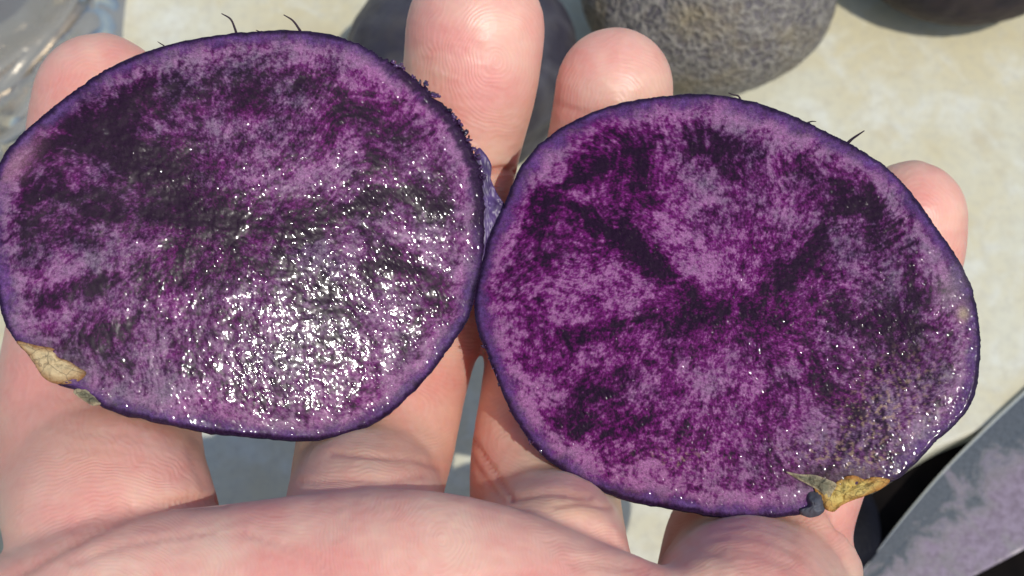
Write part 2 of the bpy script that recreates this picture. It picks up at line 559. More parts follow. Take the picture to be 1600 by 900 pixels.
def build_half(name, h, root, hub, dark, grey, seed, extra=None, rimw=30, NA=1000, NR=230, cell=1.0, jag=None):
    ang = np.linspace(-np.pi, np.pi, NA, endpoint=False)
    # fine raggedness of the knife edge
    Rr = h.R_(ang)
    jg = .014 * fbm(ang * 18, ang * 0 + 3, seed + 80, 3) + .009 * fbm(ang * 70, ang * 0 + 5, seed + 81, 2)
    if jag is not None: jg = jg * (1 + jag(ang) * 3)
    jg[-20:] *= np.linspace(1, 0, 20); jg[:20] *= np.linspace(0, 1, 20)
    Rr = Rr + jg
    rho = 1 - (1 - np.linspace(0, 1, NR)) ** 1.0
    rho = rho[1:]
    A, RH = np.meshgrid(ang, rho, indexing='ij')
    x = RH * Rr[:, None] * np.cos(A); y = RH * Rr[:, None] * np.sin(A)
    e = (1 - RH) * Rr[:, None]                                     # cm from the rim
    z = .010 * fbm(x / 1.4, y / 1.4, seed + 90, 2) + .004 * fbm(x / .28, y / .28, seed + 91, 3)
    z = z - .03 * (1 - smooth(0, .07, e)) ** 2 - .012 * (1 - smooth(.0, .5, e))
    W = h.world(x, y, z)
    Wf = W.reshape(-1, 3)
    X, Y, dd = to_px(Wf)
    E = e.reshape(-1) / dd * F
    col = flesh_color(X, Y, E, hub, dark, grey, seed, rimw, cell)
    wet = np.ones(len(X)) * (1.45 if seed == 31 else .62) + .3 * fbm(X / 90, Y / 90, seed + 95, 2)
    if extra: col, wet = extra(X, Y, E, col, wet)
    nr = len(rho); N = NA * nr
    i = np.arange(NA)[:, None]; j = np.arange(nr - 1)[None, :]
    i2 = (i + 1) % NA
    Q = np.stack([i * nr + j, i * nr + j + 1, i2 * nr + j + 1, i2 * nr + j], -1).reshape(-1, 4)
    cen = h.c + h.n * .010 * float(fbm(np.array([0.0]), np.array([0.0]), seed + 90, 3)[0])
    Wf = np.vstack([Wf, cen]); col = np.vstack([col, col[0]]); wet = np.append(wet, wet[0])
    T_ = np.stack([np.arange(NA) * nr, ((np.arange(NA) + 1) % NA) * nr, np.full(NA, N)], -1)
    uv = np.vstack([np.stack([x.ravel(), y.ravel()], -1), [[0, 0]]])
    T_ = T_[:, ::1]
    face = mesh_np('cut_face', Wf, Q, T_, M_flesh, colors={'albedo': col}, uv=uv, floats={'wet': wet})
    adopt(face, root)
    # the peel-covered underside
    k = np.arange(0, NA, 4); na = len(k)
    rows = []
    a = ang[k]; rb = Rr[k]
    rows.append(h.world(rb * .999 * np.cos(a), rb * .999 * np.sin(a), np.full(na, -.045)))
    lum = .03 * fbm(a * 5, a * 0 + 8, seed + 99, 3); lum[-10:] *= np.linspace(1, 0, 10); lum[:10] *= np.linspace(0, 1, 10)
    rows.append(h.world((rb + .003 + lum * .15) * np.cos(a), (rb + .02 + lum * .3) * np.sin(a), np.full(na, -.10)))
    for q in np.linspace(.98, .02, 26):
        t = h.T * math.sqrt(1 - q ** 3)
        rr_ = rb * q
        rows.append(h.world(rr_ * np.cos(a), rr_ * np.sin(a), -np.maximum(t, .2) + lum * .6 * q))
    Vb = np.vstack(rows); nrw = len(rows)
    Qb = [(r * na + i, r * na + (i + 1) % na, (r + 1) * na + (i + 1) % na, (r + 1) * na + i) for r in range(nrw - 1) for i in range(na)]
    Vb = np.vstack([Vb, h.c - h.n * h.T]); Tb = [((nrw - 1) * na + i, (nrw - 1) * na + (i + 1) % na, nrw * na) for i in range(na)]
    body = mesh_np('peel', Vb, Qb, Tb, M_peel)
    adopt(body, root)
    return face

def patch(name, h, outline, z0, dome, mat, parent, seed=0, skirt=.12, rough=.03, tilt=(0, 0), label=None):
    """a raised scrap lying on (or standing off) the cut plane"""
    o = catmull(outline, 6, True)
    w = h.plane(o[:, 0], o[:, 1])
    c = w.mean(0)
    rings = np.linspace(1, 0, 14)[:-1]
    V, E = [], []
    n = len(w)
    V.append(h.world(w[:, 0], w[:, 1], np.full(n, z0 - skirt))); E.append(np.ones(n))
    for q in rings:
        p = c + (w - c) * q
        z = z0 + dome * (1 - q ** 2) + rough * fbm(p[:, 0] * 9, p[:, 1] * 9, seed, 3) + tilt[0] * (p[:, 0] - c[0]) + tilt[1] * (p[:, 1] - c[1])
        V.append(h.world(p[:, 0], p[:, 1], z)); E.append(np.full(n, q))
    nr = len(V)
    Vv = np.vstack(V + [h.world(c[:1], c[1:2], np.array([z0 + dome]))]); E = np.concatenate(E + [[0]])
    Q = [(r * n + i, r * n + (i + 1) % n, (r + 1) * n + (i + 1) % n, (r + 1) * n + i) for r in range(nr - 1) for i in range(n)]
    T_ = [((nr - 1) * n + i, (nr - 1) * n + (i + 1) % n, nr * n) for i in range(n)]
    ob = mesh_np(name, Vv, Q, T_, mat, floats={'edge': E})
    adopt(ob, parent)
    if label: ob['label'] = label
    return ob

def tube(name, pts, rad, mat, parent=None, seg=8):
    p = catmull(pts, 6); n = len(p)
    r = np.interp(np.linspace(0, 1, n), np.linspace(0, 1, len(rad)), rad)
    t = unit(np.gradient(p, axis=0))
    a = unit(np.cross(t, np.array([.3, .2, .9]))); b = np.cross(t, a)
    th_ = np.linspace(0, 2 * np.pi, seg, endpoint=False)
    V = (p[:, None] + r[:, None, None] * (np.cos(th_)[None, :, None] * a[:, None] + np.sin(th_)[None, :, None] * b[:, None])).reshape(-1, 3)
    Q = [(i * seg + j, i * seg + (j + 1) % seg, (i + 1) * seg + (j + 1) % seg, (i + 1) * seg + j) for i in range(n - 1) for j in range(seg)]
    V = np.vstack([V, p[0], p[-1]])
    T_ = [((j + 1) % seg, j, n * seg) for j in range(seg)] + [((n - 1) * seg + j, (n - 1) * seg + (j + 1) % seg, n * seg + 1) for j in range(seg)]
    o = mesh_np(name, V, Q, T_, mat)
    if parent: adopt(o, parent)
    return o

def rootlet(h, pxs, parent, r=.02, lift=.1):
    w = [h.plane(np.array(float(x)), np.array(float(y))) for x, y in pxs]
    pts = [h.world(np.array(q[0]), np.array(q[1]), np.array(-.12 + lift * i)) for i, q in enumerate(w)]
    return tube('rootlet', np.array(pts), [r * 1.3, r, r * .8, r * .4], M_root, parent, 6)

rootL = empty('potato_half', HL.c)
tag(rootL, 'cut purple potato half with glaring wet highlight, lying across index and middle fingers', 'potato half', 'two cut halves of a purple potato held in the hand')
rootR = empty('potato_half', HR.c)
tag(rootR, 'cut purple potato half with yellow torn scar, lying across ring and little fingers', 'potato half', 'two cut halves of a purple potato held in the hand')

dark_L = [(150, 200, 75, 45, -30, .55), (60, 285, 60, 30, -20, .45), (235, 150, 60, 40, -10, .5), (430, 145, 75, 22, -15, .42), (395, 150, 40, 40, 0, .2),
          (680, 320, 45, 35, 0, .45), (300, 320, 60, 50, 20, .45), (345, 372, 70, 40, 30, .35), (540, 330, 80, 22, -20, .45), (470, 370, 60, 20, -15, .25),
          (130, 455, 110, 16, -15, .35), (170, 520, 110, 18, -10, .3), (620, 420, 45, 35, 20, .3), (250, 240, 60, 40, 0, .35), (100, 330, 90, 20, -10, .3), (210, 230, 70, 60, 0, .3),
          (480, 430, 50, 30, 0, .15), (620, 240, 40, 30, 0, .25), (570, 160, 60, 30, 30, .15), (280, 575, 40, 16, 0, .15), (640, 520, 40, 40, 0, .1),
          (480, 85, 60, 25, 0, -.15), (350, 105, 60, 30, 0, -.18), (450, 215, 60, 40, 0, -.15), (640, 385, 50, 40, 0, -.18), (560, 375, 40, 30, 0, -.22), (420, 540, 60, 40, 0, -.1),
          (150, 405, 90, 18, -12, -.25), (120, 495, 100, 14, -12, -.15), (700, 265, 30, 40, 0, -.2), (590, 560, 60, 60, 0, -.12), (260, 600, 90, 35, 0, -.22), (60, 400, 25, 60, 0, -.1)]
grey_L = [(320, 120, 80, 50, 0, .5), (500, 430, 70, 70, 0, .5), (60, 350, 70, 60, 0, .35), (200, 250, 110, 90, 0, .45), (120, 560, 100, 50, 0, .45), (230, 600, 60, 40, 0, .3), (460, 560, 120, 80, 0, .3), (660, 340, 60, 50, 0, .35), (430, 140, 60, 30, 0, .4),
          (150, 420, 120, 60, 0, .1), (600, 150, 80, 60, 0, -.4), (560, 620, 140, 50, 0, -.3), (300, 200, 50, 40, 0, -.2)]
dark_R = [(860, 340, 45, 40, 20, .5), (955, 265, 60, 26, 20, .45), (1110, 215, 40, 26, 10, .5), (1130, 262, 30, 34, 0, .45), (1365, 330, 60, 32, 30, .45), (1315, 290, 30, 30, 0, .35), (1430, 500, 30, 40, 0, .5), (1440, 440, 30, 30, 0, .3),
          (1190, 500, 90, 28, -25, .15), (1260, 400, 80, 24, -55, .45), (1010, 400, 80, 14, 40, .5), (960, 350, 50, 30, 40, .35), (880, 525, 60, 14, -12, .4), (910, 595, 40, 12, -10, .4), (915, 665, 50, 22, 10, .45),
          (990, 650, 40, 18, 0, .3), (1250, 560, 60, 14, 25, .3), (1100, 480, 90, 30, -10, .1), (1000, 500, 110, 12, -8, .25), (1070, 680, 60, 16, 0, .25), (1180, 640, 60, 14, -35, .25), (1290, 620, 60, 18, 30, .2), (1400, 560, 60, 20, 40, .25), (1210, 290, 20, 50, 0, .25), (1260, 260, 16, 40, 0, .2),
          (1100, 420, 40, 26, 0, -.6), (1070, 340, 50, 40, 0, -.2), (1190, 200, 60, 20, 15, -.2), (1230, 330, 24, 60, -20, -.2), (900, 440, 60, 40, 0, -.25), (990, 480, 50, 20, 0, -.15), (1100, 590, 100, 30, -10, -.22), (1050, 730, 100, 25, 8, -.2),
          (1230, 620, 40, 26, 0, -.2), (1330, 430, 60, 40, 0, -.12), (1400, 640, 70, 30, -40, -.2), (860, 240, 40, 24, -40, -.2), (1330, 250, 80, 20, 30, -.2), (850, 620, 30, 60, 20, -.2), (1450, 590, 30, 60, 0, -.2), (790, 440, 20, 60, 0, -.15)]
grey_R = [(1110, 250, 60, 60, 0, .5), (1350, 330, 110, 60, 20, .4), (1430, 540, 90, 120, 0, .5), (1370, 680, 120, 60, -30, .65), (1250, 740, 120, 40, 0, .35), (1340, 440, 90, 80, 0, .3), (1230, 220, 80, 50, 0, .25), (960, 610, 100, 30, 0, .2),
          (900, 480, 160, 160, 0, -.35), (1050, 700, 150, 80, 0, -.3), (950, 280, 90, 60, 0, -.35), (1180, 480, 110, 60, 0, -.35)]

def extra_L(X, Y, E, c, w):
    # soil-stained skin strip with fresh torn crumbs, upper right
    side = smooth(560, 640, X) * smooth(430, 330, Y)
    k = (side * smooth(26, 12, E + 5 * fbm(X / 14, Y / 14, 201, 3)))[:, None]
    c = c * (1 - k * .92) + np.array((.022, .008, .026)) * k * .92
    w = w + k[:, 0] * .6
    # tan discoloured rim at left
    k = (gauss(X, Y, 22, 260, 18, 50, 40) * smooth(6, 14, E) * .55)[:, None]
    c = c * (1 - k) + np.array(lin(150, 108, 120)) * k
    k = (gauss(X, Y, 95, 558, 62, 26, 25) * .85)[:, None] * (.5 + .5 * fbm(X / 9, Y / 9, 203, 3))[:, None]
    c = c * (1 - k) + np.array((.035, .02, .018)) * k
    w = w - .7 * smooth(300, 120, X)
    return np.clip(c, .003, .9), np.clip(w, 0, 1.9)

def extra_R(X, Y, E, c, w):
    k = (gauss(X, Y, 1505, 490, 9, 12, 0) * .95)[:, None]
    c = c * (1 - k) + np.array((.34, .25, .17)) * k
    k = (gauss(X, Y, 1485, 450, 22, 30, 20) * .5)[:, None]
    c = c * (1 - k) + np.array((.24, .19, .19)) * k
    # oxidised, buff flecks at the lower right
    f = smooth(.12, .5, fbm(X / 8, Y / 8, 211, 3))
    k = (np.clip(gauss(X, Y, 1385, 640, 90, 55, -45) + gauss(X, Y, 1330, 720, 90, 20, 10) + .7 * gauss(X, Y, 1060, 715, 50, 14, 0), 0, 1) * f * .6)[:, None]
    c = c * (1 - k) + TAN * k
    k = (gauss(X, Y, 1320, 745, 80, 17, 0) * .7)[:, None]
    c = c * (1 - k) + np.array((.05, .03, .03)) * k
    w = w - .35 * gauss(X, Y, 1400, 700, 120, 90)
    return np.clip(c, .003, .9), np.clip(w, 0, 1.9)

STREAKS[11] = [([(300, 335), (235, 270), (150, 205), (80, 215)], 30, .30), ([(300, 335), (400, 345), (520, 335), (620, 300), (690, 330)], 17, .34), ([(380, 165), (420, 130), (500, 135), (560, 175), (580, 240)], 14, .22),
               ([(300, 340), (200, 330), (90, 300), (30, 320)], 22, .28), ([(290, 370), (220, 410), (120, 452), (50, 470)], 13, .26), ([(300, 390), (240, 470), (150, 530)], 16, .22), ([(320, 350), (380, 400), (450, 430), (520, 470)], 22, .22), ([(560, 430), (640, 415), (680, 440)], 14, .2)]
STREAKS[31] = [([(1150, 495), (1080, 460), (1010, 405), (950, 350), (880, 320)], 17, .40), ([(1150, 495), (1220, 440), (1270, 385), (1310, 330), (1370, 320)], 20, .36), ([(1150, 500), (1060, 500), (960, 510), (870, 545)], 14, .30), ([(1160, 490), (1260, 500), (1350, 505), (1440, 510)], 18, .28),
               ([(1150, 505), (1180, 560), (1260, 590), (1340, 640)], 14, .2), ([(830, 360), (860, 310), (930, 260), (1010, 235)], 20, .26), ([(1080, 230), (1130, 250), (1150, 290)], 18, .3), ([(960, 600), (900, 640), (910, 680), (1000, 660)], 14, .24), ([(1420, 400), (1440, 460), (1430, 530)], 16, .26)]
build_half('left', HL, rootL, (300, 330), dark_L, grey_L, 11, extra_L, 22, jag=lambda a: smooth(.0, .25, a) * smooth(1.1, .9, a))
build_half('right', HR, rootR, (1150, 470), dark_R, grey_R, 31, extra_R, 24, cell=1.12)

# scars, torn peel and rootlets
patch('scar', HL, [(26, 533), (58, 540), (84, 545), (90, 558), (107, 564), (122, 574), (135, 583), (120, 597), (90, 600), (68, 590), (55, 570), (40, 550)], .015, .035, M_cork, rootL, 5, rough=.05, label='dry tan corky scar on the lower left rim')
patch('crumb', HL, [(114, 612), (128, 606), (144, 616), (158, 630), (146, 634), (130, 626)], -.02, .05, M_olive, rootL, 6, rough=.05)
patch('torn_peel', HL, [(749, 230), (759, 238), (769, 253), (770, 264), (768, 274), (776, 296), (786, 312), (790, 321), (784, 350), (775, 385), (766, 412), (754, 440), (744, 410), (748, 370), (749, 330), (746, 290), (740, 252)], -.08, .03, mat_plain('violet torn peel', (.11, .055, .18), .4, 500, .4), rootL, 7, skirt=.05, rough=.03, label='violet strip of torn peel standing off the rim')
patch('scar', HR, [(1272, 762), (1282, 768), (1292, 778), (1299, 770), (1303, 758), (1318, 746), (1335, 743), (1350, 749), (1365, 745), (1390, 750), (1375, 765), (1345, 777), (1325, 785), (1312, 791), (1303, 799), (1292, 797), (1282, 785)], .02, .05, M_cork2, rootR, 8, rough=.08, label='ragged yellow corky scar')
patch('dried_peel', HR, [(1228, 737), (1250, 741), (1272, 742), (1290, 748), (1306, 756), (1300, 768), (1294, 778), (1278, 766), (1262, 757), (1245, 748)], .06, .02, M_olive, rootR, 9, rough=.05, label='olive flap of dried peel')
patch('nub', HR, [(1262, 772), (1276, 766), (1288, 778), (1289, 792), (1284, 803), (1266, 809), (1252, 803), (1250, 796), (1262, 790)], .0, .10, M_nub, rootR, 10, skirt=.3, rough=.04, label='blue black eye beside the yellow scar')
rootlet(HL, [(371, 54), (367, 42), (360, 29), (346, 22)], rootL, .016, .05)
rootlet(HL, [(474, 52), (467, 42), (457, 31), (443, 24)], rootL, .016, .05)
rootlet(HL, [(414, 52), (410, 49), (404, 47), (400, 46)], rootL, .010, .03)
rootlet(HL, [(262, 74), (256, 69), (250, 66), (246, 64)], rootL, .008, .03)
rootlet(HR, [(1322, 226), (1331, 217), (1340, 211), (1350, 205)], rootR, .020, .05)
rootlet(HR, [(1258, 192), (1264, 189), (1270, 188), (1276, 189)], rootR, .010, .03)
rootlet(HR, [(1160, 156), (1155, 148), (1146, 147), (1138, 145)], rootR, .012, .04)
# fresh crumbs along the cut edge of the left half
def crumbs(h, parent, outline, count, rad, seed):
    rs = np.random.RandomState(seed)
    o = catmull(outline, 20)
    V, Fc = [], []
    for i in range(count):
        q = o[rs.randint(len(o))] + rs.normal(0, 2.2, 2)
        w = h.plane(np.array(q[0]), np.array(q[1]))
        c = h.world(w[0], w[1], np.array(-.05 + rs.uniform(-.03, .04)))
        rr_ = rad * rs.uniform(.5, 1.4)
        b = bmesh.new(); bmesh.ops.create_icosphere(b, subdivisions=2, radius=1)
        k = len(V)
        sc = rs.uniform(.5, 1.8, 3)
        for v in b.verts: V.append(c + np.array(v.co) * rr_ * sc * (1 + .25 * rs.normal()))
        for f in b.faces: Fc.append([k + v.index for v in f.verts])
        b.free()
    o = mesh_np('crumbs', V, None, Fc, mat_wet, smooth_=True)
    o['kind'] = 'stuff'
    adopt(o, parent)
mw = Mat('wet dark crumbs'); mw.set(Roughness=.15, Coat_Weight=1.0, Coat_Roughness=.05)
cn = mw.noise(mw.obj(), 400, 3); mw.l(mw.mix(mw.maprange(cn, .4, .6), (.012, .006, .018), (.10, .03, .12)), mw.b.inputs['Base Color'])
mat_wet = mw.m
crumbs(HL, rootL, [(615, 98), (640, 114), (690, 158), (722, 198), (744, 240), (756, 280)], 70, .020, 1)
#crumbs(HL, rootL, [(730, 500), (702, 545), (662, 597), (608, 647)], 30, .013, 2)
crumbs(HR, rootR, [(745, 470), (748, 515), (762, 552), (782, 600), (804, 650), (842, 704), (890, 738)], 30, .013, 3)
#crumbs(HR, rootR, [(1080, 148), (1180, 158), (1290, 206)], 30, .013, 4)

# ------------------------------------------------------------------ hand
def required(px, py, rpx, d0):
    """smallest centre depth that keeps a sphere of that size under both halves"""
    best = -1e9
    rc = rpx * d0 / F
    for fr in (0, .35, .65, .9):
        for a in np.linspace(0, 2 * np.pi, 12, endpoint=False):
            x = px + math.cos(a) * fr * rpx; y = py + math.sin(a) * fr * rpx
            for h in (HL, HR):
                u = float(h.under(x, y))
                if u > 0: best = max(best, u + rc * math.sqrt(1 - fr * fr) - .06)
            if fr == 0: break
    return best

def finger(ctrl):
    """ctrl rows: px, py, radius px, depth"""
    c = catmull(ctrl, 8)
    d = c[:, 3].copy()
    req = np.array([required(x, y, r, dd) for x, y, r, dd in c])
    for i in range(len(d)): d[i] = max(d[i], req[i])
    for _ in range(6):
        s_ = np.convolve(np.pad(d, 2, mode='edge'), [.1, .2, .4, .2, .1], 'valid')
        d = np.maximum(s_, np.minimum(req, d))
    c[:, 3] = d
    return c

fingers = {
 'index':  [(158, 158, 104, 18.9), (150, 220, 106, 19.0), (147, 300, 104, 19.2), (145, 420, 116, 19.0), (150, 540, 140, 18.0), (152, 640, 156, 17.7), (160, 740, 160, 17.2), (185, 850, 165, 16.8)],
 'middle': [(743, 48, 110, 19.0), (734, 130, 107, 19.2), (718, 220, 99, 19.5), (702, 300, 98, 19.5), (672, 420, 112, 19.2), (636, 520, 116, 18.6), (609, 600, 121, 18.3), (588, 690, 124, 17.9), (572, 770, 122, 17.4), (560, 880, 130, 16.2)],
 'ring':   [(960, 138, 93, 19.2), (953, 200, 95, 19.3), (939, 260, 93, 19.5), (912, 340, 92, 19.6), (890, 450, 102, 19.3), (870, 560, 110, 18.6), (858, 650, 113, 18.2), (850, 730, 117, 17.9), (854, 810, 120, 17.3), (865, 900, 126, 16.2)],
 'little': [(1422, 340, 88, 19.2), (1416, 390, 90, 19.4), (1395, 450, 88, 19.6), (1350, 550, 94, 19.3), (1292, 650, 100, 18.7), (1240, 740, 114, 18.2), (1208, 800, 132, 17.7), (1193, 850, 153, 17.2), (1180, 930, 160, 16.4), (1150, 1020, 160, 15.6)],
}

tubes = []
for k, c in fingers.items():
    c = finger(c)
    # round fingertip: run on a little with a shrinking radius
    a, b = c[0], c[4]
    dirp = (a[:2] - b[:2]) / np.linalg.norm(a[:2] - b[:2])
    tip = []
    for t in np.linspace(.97, .12, 8):
        tip.append([*(a[:2] + dirp * a[2] * t * 1.0), a[2] * math.sqrt(1 - t * t), a[3] + .10 * t])
    tubes.append(np.vstack([np.array(tip), c]))
# palm pads, palm, wrist, thumb
tubes.append(catmull([(40, 1030, 165, 16.2), (185, 985, 178, 15.8), (360, 946, 158, 15.7), (520, 926, 157, 15.6), (640, 925, 160, 15.5), (760, 948, 160, 15.6), (880, 990, 155, 15.7), (1000, 1032, 150, 15.8), (1110, 1075, 150, 15.9)], 8))
tubes.append(catmull([(150, 1110, 215, 16.2), (400, 1080, 190, 15.8), (640, 1070, 190, 15.65), (880, 1110, 185, 15.7), (1060, 1180, 190, 16.0)], 6))
for x0, x1 in ((140, 380), (340, 470), (560, 560), (780, 660), (980, 760), (1080, 840)):
    tubes.append(catmull([(x0, 1080, 200, 16.6), ((x0 * 2 + x1) / 3, 1350, 215, 16.4), ((x0 + x1 * 2) / 3, 1650, 220, 16.6), (x1, 1950, 220, 16.8)], 6))
tubes.append(catmull([(600, 1900, 330, 17.2), (620, 2300, 300, 17.6), (640, 2900, 320, 18.2)], 6))
tubes.append(catmull([(380, 1800, 240, 16.2), (180, 1500, 240, 15.6), (-60, 1280, 190, 15.4), (-260, 1080, 150, 15.6), (-390, 880, 130, 16.2), (-440, 780, 112, 16.6), (-462, 735, 70, 16.8)], 6))

bm = bmesh.new()
for c in tubes:
    pts = P(c[:, 0], c[:, 1], c[:, 3]); rad = c[:, 2] * c[:, 3] / F
    n = len(pts); seg = 24
    t = unit(np.gradient(pts, axis=0))
    a = unit(np.cross(t, AB)); b = np.cross(t, a)
    ths = np.linspace(0, 2 * np.pi, seg, endpoint=False)
    rings = []
    for i in range(n):
        rings.append([bm.verts.new((pts[i] + rad[i] * (math.cos(q) * a[i] + math.sin(q) * b[i])) * CM) for q in ths])
    for i in range(n - 1):
        for j in range(seg):
            bm.faces.new((rings[i][j], rings[i + 1][j], rings[i + 1][(j + 1) % seg], rings[i][(j + 1) % seg]))
    c0 = bm.verts.new((pts[0] - t[0] * rad[0] * .4) * CM); c1 = bm.verts.new((pts[-1] + t[-1] * rad[-1] * .6) * CM)
    for j in range(seg):
        bm.faces.new((c0, rings[0][j], rings[0][(j + 1) % seg])); bm.faces.new((c1, rings[-1][(j + 1) % seg], rings[-1][j]))
    # spheres along the tube keep the union solid where rings tilt
bmesh.ops.recalc_face_normals(bm, faces=bm.faces)
me = bpy.data.meshes.new('hand_raw'); bm.to_mesh(me); bm.free()
tmp = bpy.data.objects.new('hand_raw', me); scene.collection.objects.link(tmp)
md = tmp.modifiers.new('r', 'REMESH'); md.mode = 'VOXEL'; md.voxel_size = .00062
md = tmp.modifiers.new('s', 'SMOOTH'); md.factor = .5; md.iterations = 30
md = tmp.modifiers.new('d', 'SUBSURF'); md.levels = 1; md.render_levels = 1
dg = bpy.context.evaluated_depsgraph_get()
hm = bpy.data.meshes.new_from_object(tmp.evaluated_get(dg))
bpy.data.objects.remove(tmp)
nv = len(hm.vertices)
co = np.empty(nv * 3, np.float32); hm.vertices.foreach_get('co', co); co = co.reshape(-1, 3).astype(float) / CM
no = np.empty(nv * 3, np.float32); hm.vertices.foreach_get('normal', no); no = no.reshape(-1, 3).astype(float)
X, Y, D = to_px(co)
facing = (no * unit(CAMP - co)).sum(1)
# creases: (points, depth cm, width px)
creases = [
 ([(-20, 925), (20, 900), (110, 850), (200, 805), (270, 788), (345, 780)], .045, 10),
 ([(110, 880), (200, 850), (330, 830)], .018, 7),
 ([(775, 266), (790, 264), (806, 268)], .05, 5), ([(690, 272), (740, 268), (790, 266)], .05, 5),
 ([(520, 706), (580, 712), (640, 716), (690, 730)], .03, 6), ([(470, 752), (540, 748), (600, 750), (660, 742)], .02, 6),
 ([(740, 690), (775, 740), (800, 778)], .04, 5), ([(730, 705), (755, 745), (785, 782)], .025, 5), ([(800, 778), (860, 770), (920, 776)], .03, 6),
 ([(1075, 850), (1130, 868), (1180, 900)], .02, 9),
 ([(870, 790), (910, 785), (950, 792)], .02, 5),
 ([(1480, 300), (1500, 330)], .0, 5),
 ([(860, 160), (930, 180), (1040, 165)], .02, 8),
 ([(900, 880), (1000, 890), (1090, 930)], .02, 10), ([(330, 640), (300, 700), (320, 760)], .02, 9),
 ([(380, 830), (480, 870), (560, 930)], .015, 8),
]
disp = np.zeros(nv); redm = np.zeros(nv)
front = facing > .05
for pl, dep, wd in creases:
    c = catmull(np.array(pl, float), 8)
    m = front & (X > c[:, 0].min() - 60) & (X < c[:, 0].max() + 60) & (Y > c[:, 1].min() - 60) & (Y < c[:, 1].max() + 60)
    if not m.any(): continue
    dd = np.min(np.hypot(X[m][:, None] - c[None, :, 0], Y[m][:, None] - c[None, :, 1]), axis=1)
    disp[m] -= dep * np.exp(-(dd / wd) ** 2)
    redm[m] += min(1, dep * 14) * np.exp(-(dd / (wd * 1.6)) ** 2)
disp += .012 * fbm(X / 70, Y / 70, 301, 3) * front
disp += .006 * fbm(X / 45 + Y / 60, Y / 16 - X / 60, 305, 3) * front
co2 = co + no * disp[:, None]
hm.vertices.foreach_set('co', (co2 * CM).astype(np.float32).ravel())
# colour: pale, blotched pink
PALE = np.array((.87, .55, .405)); PINK = np.array((.81, .35, .28)); RED = np.array((.60, .20, .15)); YEL = np.array((.76, .50, .30))
nb_ = fbm(X / 95, Y / 95, 311, 4)
k = np.clip(.50 + .8 * nb_, 0, 1)
for cx, cy, rx, ry, am in [(700, 60, 70, 22, .5), (770, 120, 60, 60, .35), (780, 60, 60, 50, -.3), (640, 200, 60, 60, .2), (760, 220, 60, 60, .1), (990, 160, 60, 40, -.1), (1000, 190, 70, 20, .4), (900, 180, 40, 60, .2),
                           (200, 720, 60, 30, .45), (60, 790, 60, 40, .4), (300, 850, 120, 60, -.2), (520, 880, 120, 40, .35), (700, 850, 120, 50, -.3), (1150, 860, 60, 30, .3), (170, 620, 120, 40, .4), (1440, 320, 60, 60, .15),
                           (150, 150, 100, 80, .45), (1290, 850, 60, 60, .1), (880, 620, 40, 80, -.2), (130, 660, 200, 60, .3), (60, 600, 60, 50, .6)]:
    k = k + am * gauss(X, Y, cx, cy, rx, ry)
k = np.clip(k, 0, 1)[:, None]
col = PALE * (1 - k) + PINK * k
q = np.clip(gauss(X, Y, 880, 790, 90, 22, 8) + .8 * gauss(X, Y, 570, 700, 110, 50) + .5 * gauss(X, Y, 130, 700, 120, 60) + .5 * gauss(X, Y, 1100, 880, 50, 30), 0, 1)[:, None] * .75
col = col * (1 - q) + YEL * q
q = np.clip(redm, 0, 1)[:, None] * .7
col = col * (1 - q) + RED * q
# friction ridges: distance from the loop centre of each pad, in cycles
whorls = [(775, 95, 1.0, .75), (965, 175, 1.0, .8), (1440, 340, 1.0, .8), (160, 190, 1.0, .8), (690, 842, 1.0, .7), (180, 930, .8, 1), (1190, 1150, 1, 1), (600, 640, .45, 1.0), (860, 690, .45, 1.0)]
best = np.full(nv, 1e9)
for cx, cy, sx, sy in whorls:
    d_ = np.hypot((X - cx) * sx, (Y - cy) * sy) * 1.0
    best = np.minimum(best, d_)
phase = (best + 10 * fbm(X / 60, Y / 60, 321, 2)) / 6.0 * 2 * np.pi
amp = np.clip(.75 + .5 * fbm(X / 70, Y / 70, 331, 2), 0, 1) * smooth(.15, .5, facing)
at = hm.color_attributes.new('albedo', 'FLOAT_COLOR', 'POINT'); c4 = np.ones((nv, 4), np.float32); c4[:, :3] = np.clip(col, 0, 1); at.data.foreach_set('color', c4.ravel())
for nm, vv in (('ridge', phase), ('ridge_amount', amp)):
    at = hm.attributes.new(nm, 'FLOAT', 'POINT'); at.data.foreach_set('value', vv.astype(np.float32))
hm.polygons.foreach_set('use_smooth', np.full(len(hm.polygons), True))
hm.materials.clear(); hm.materials.append(M_hand); hm.update()
hand = bpy.data.objects.new('hand', hm); scene.collection.objects.link(hand)
tag(hand, 'bare open hand, palm up with fingers spread, holding two purple potato halves', 'hand')

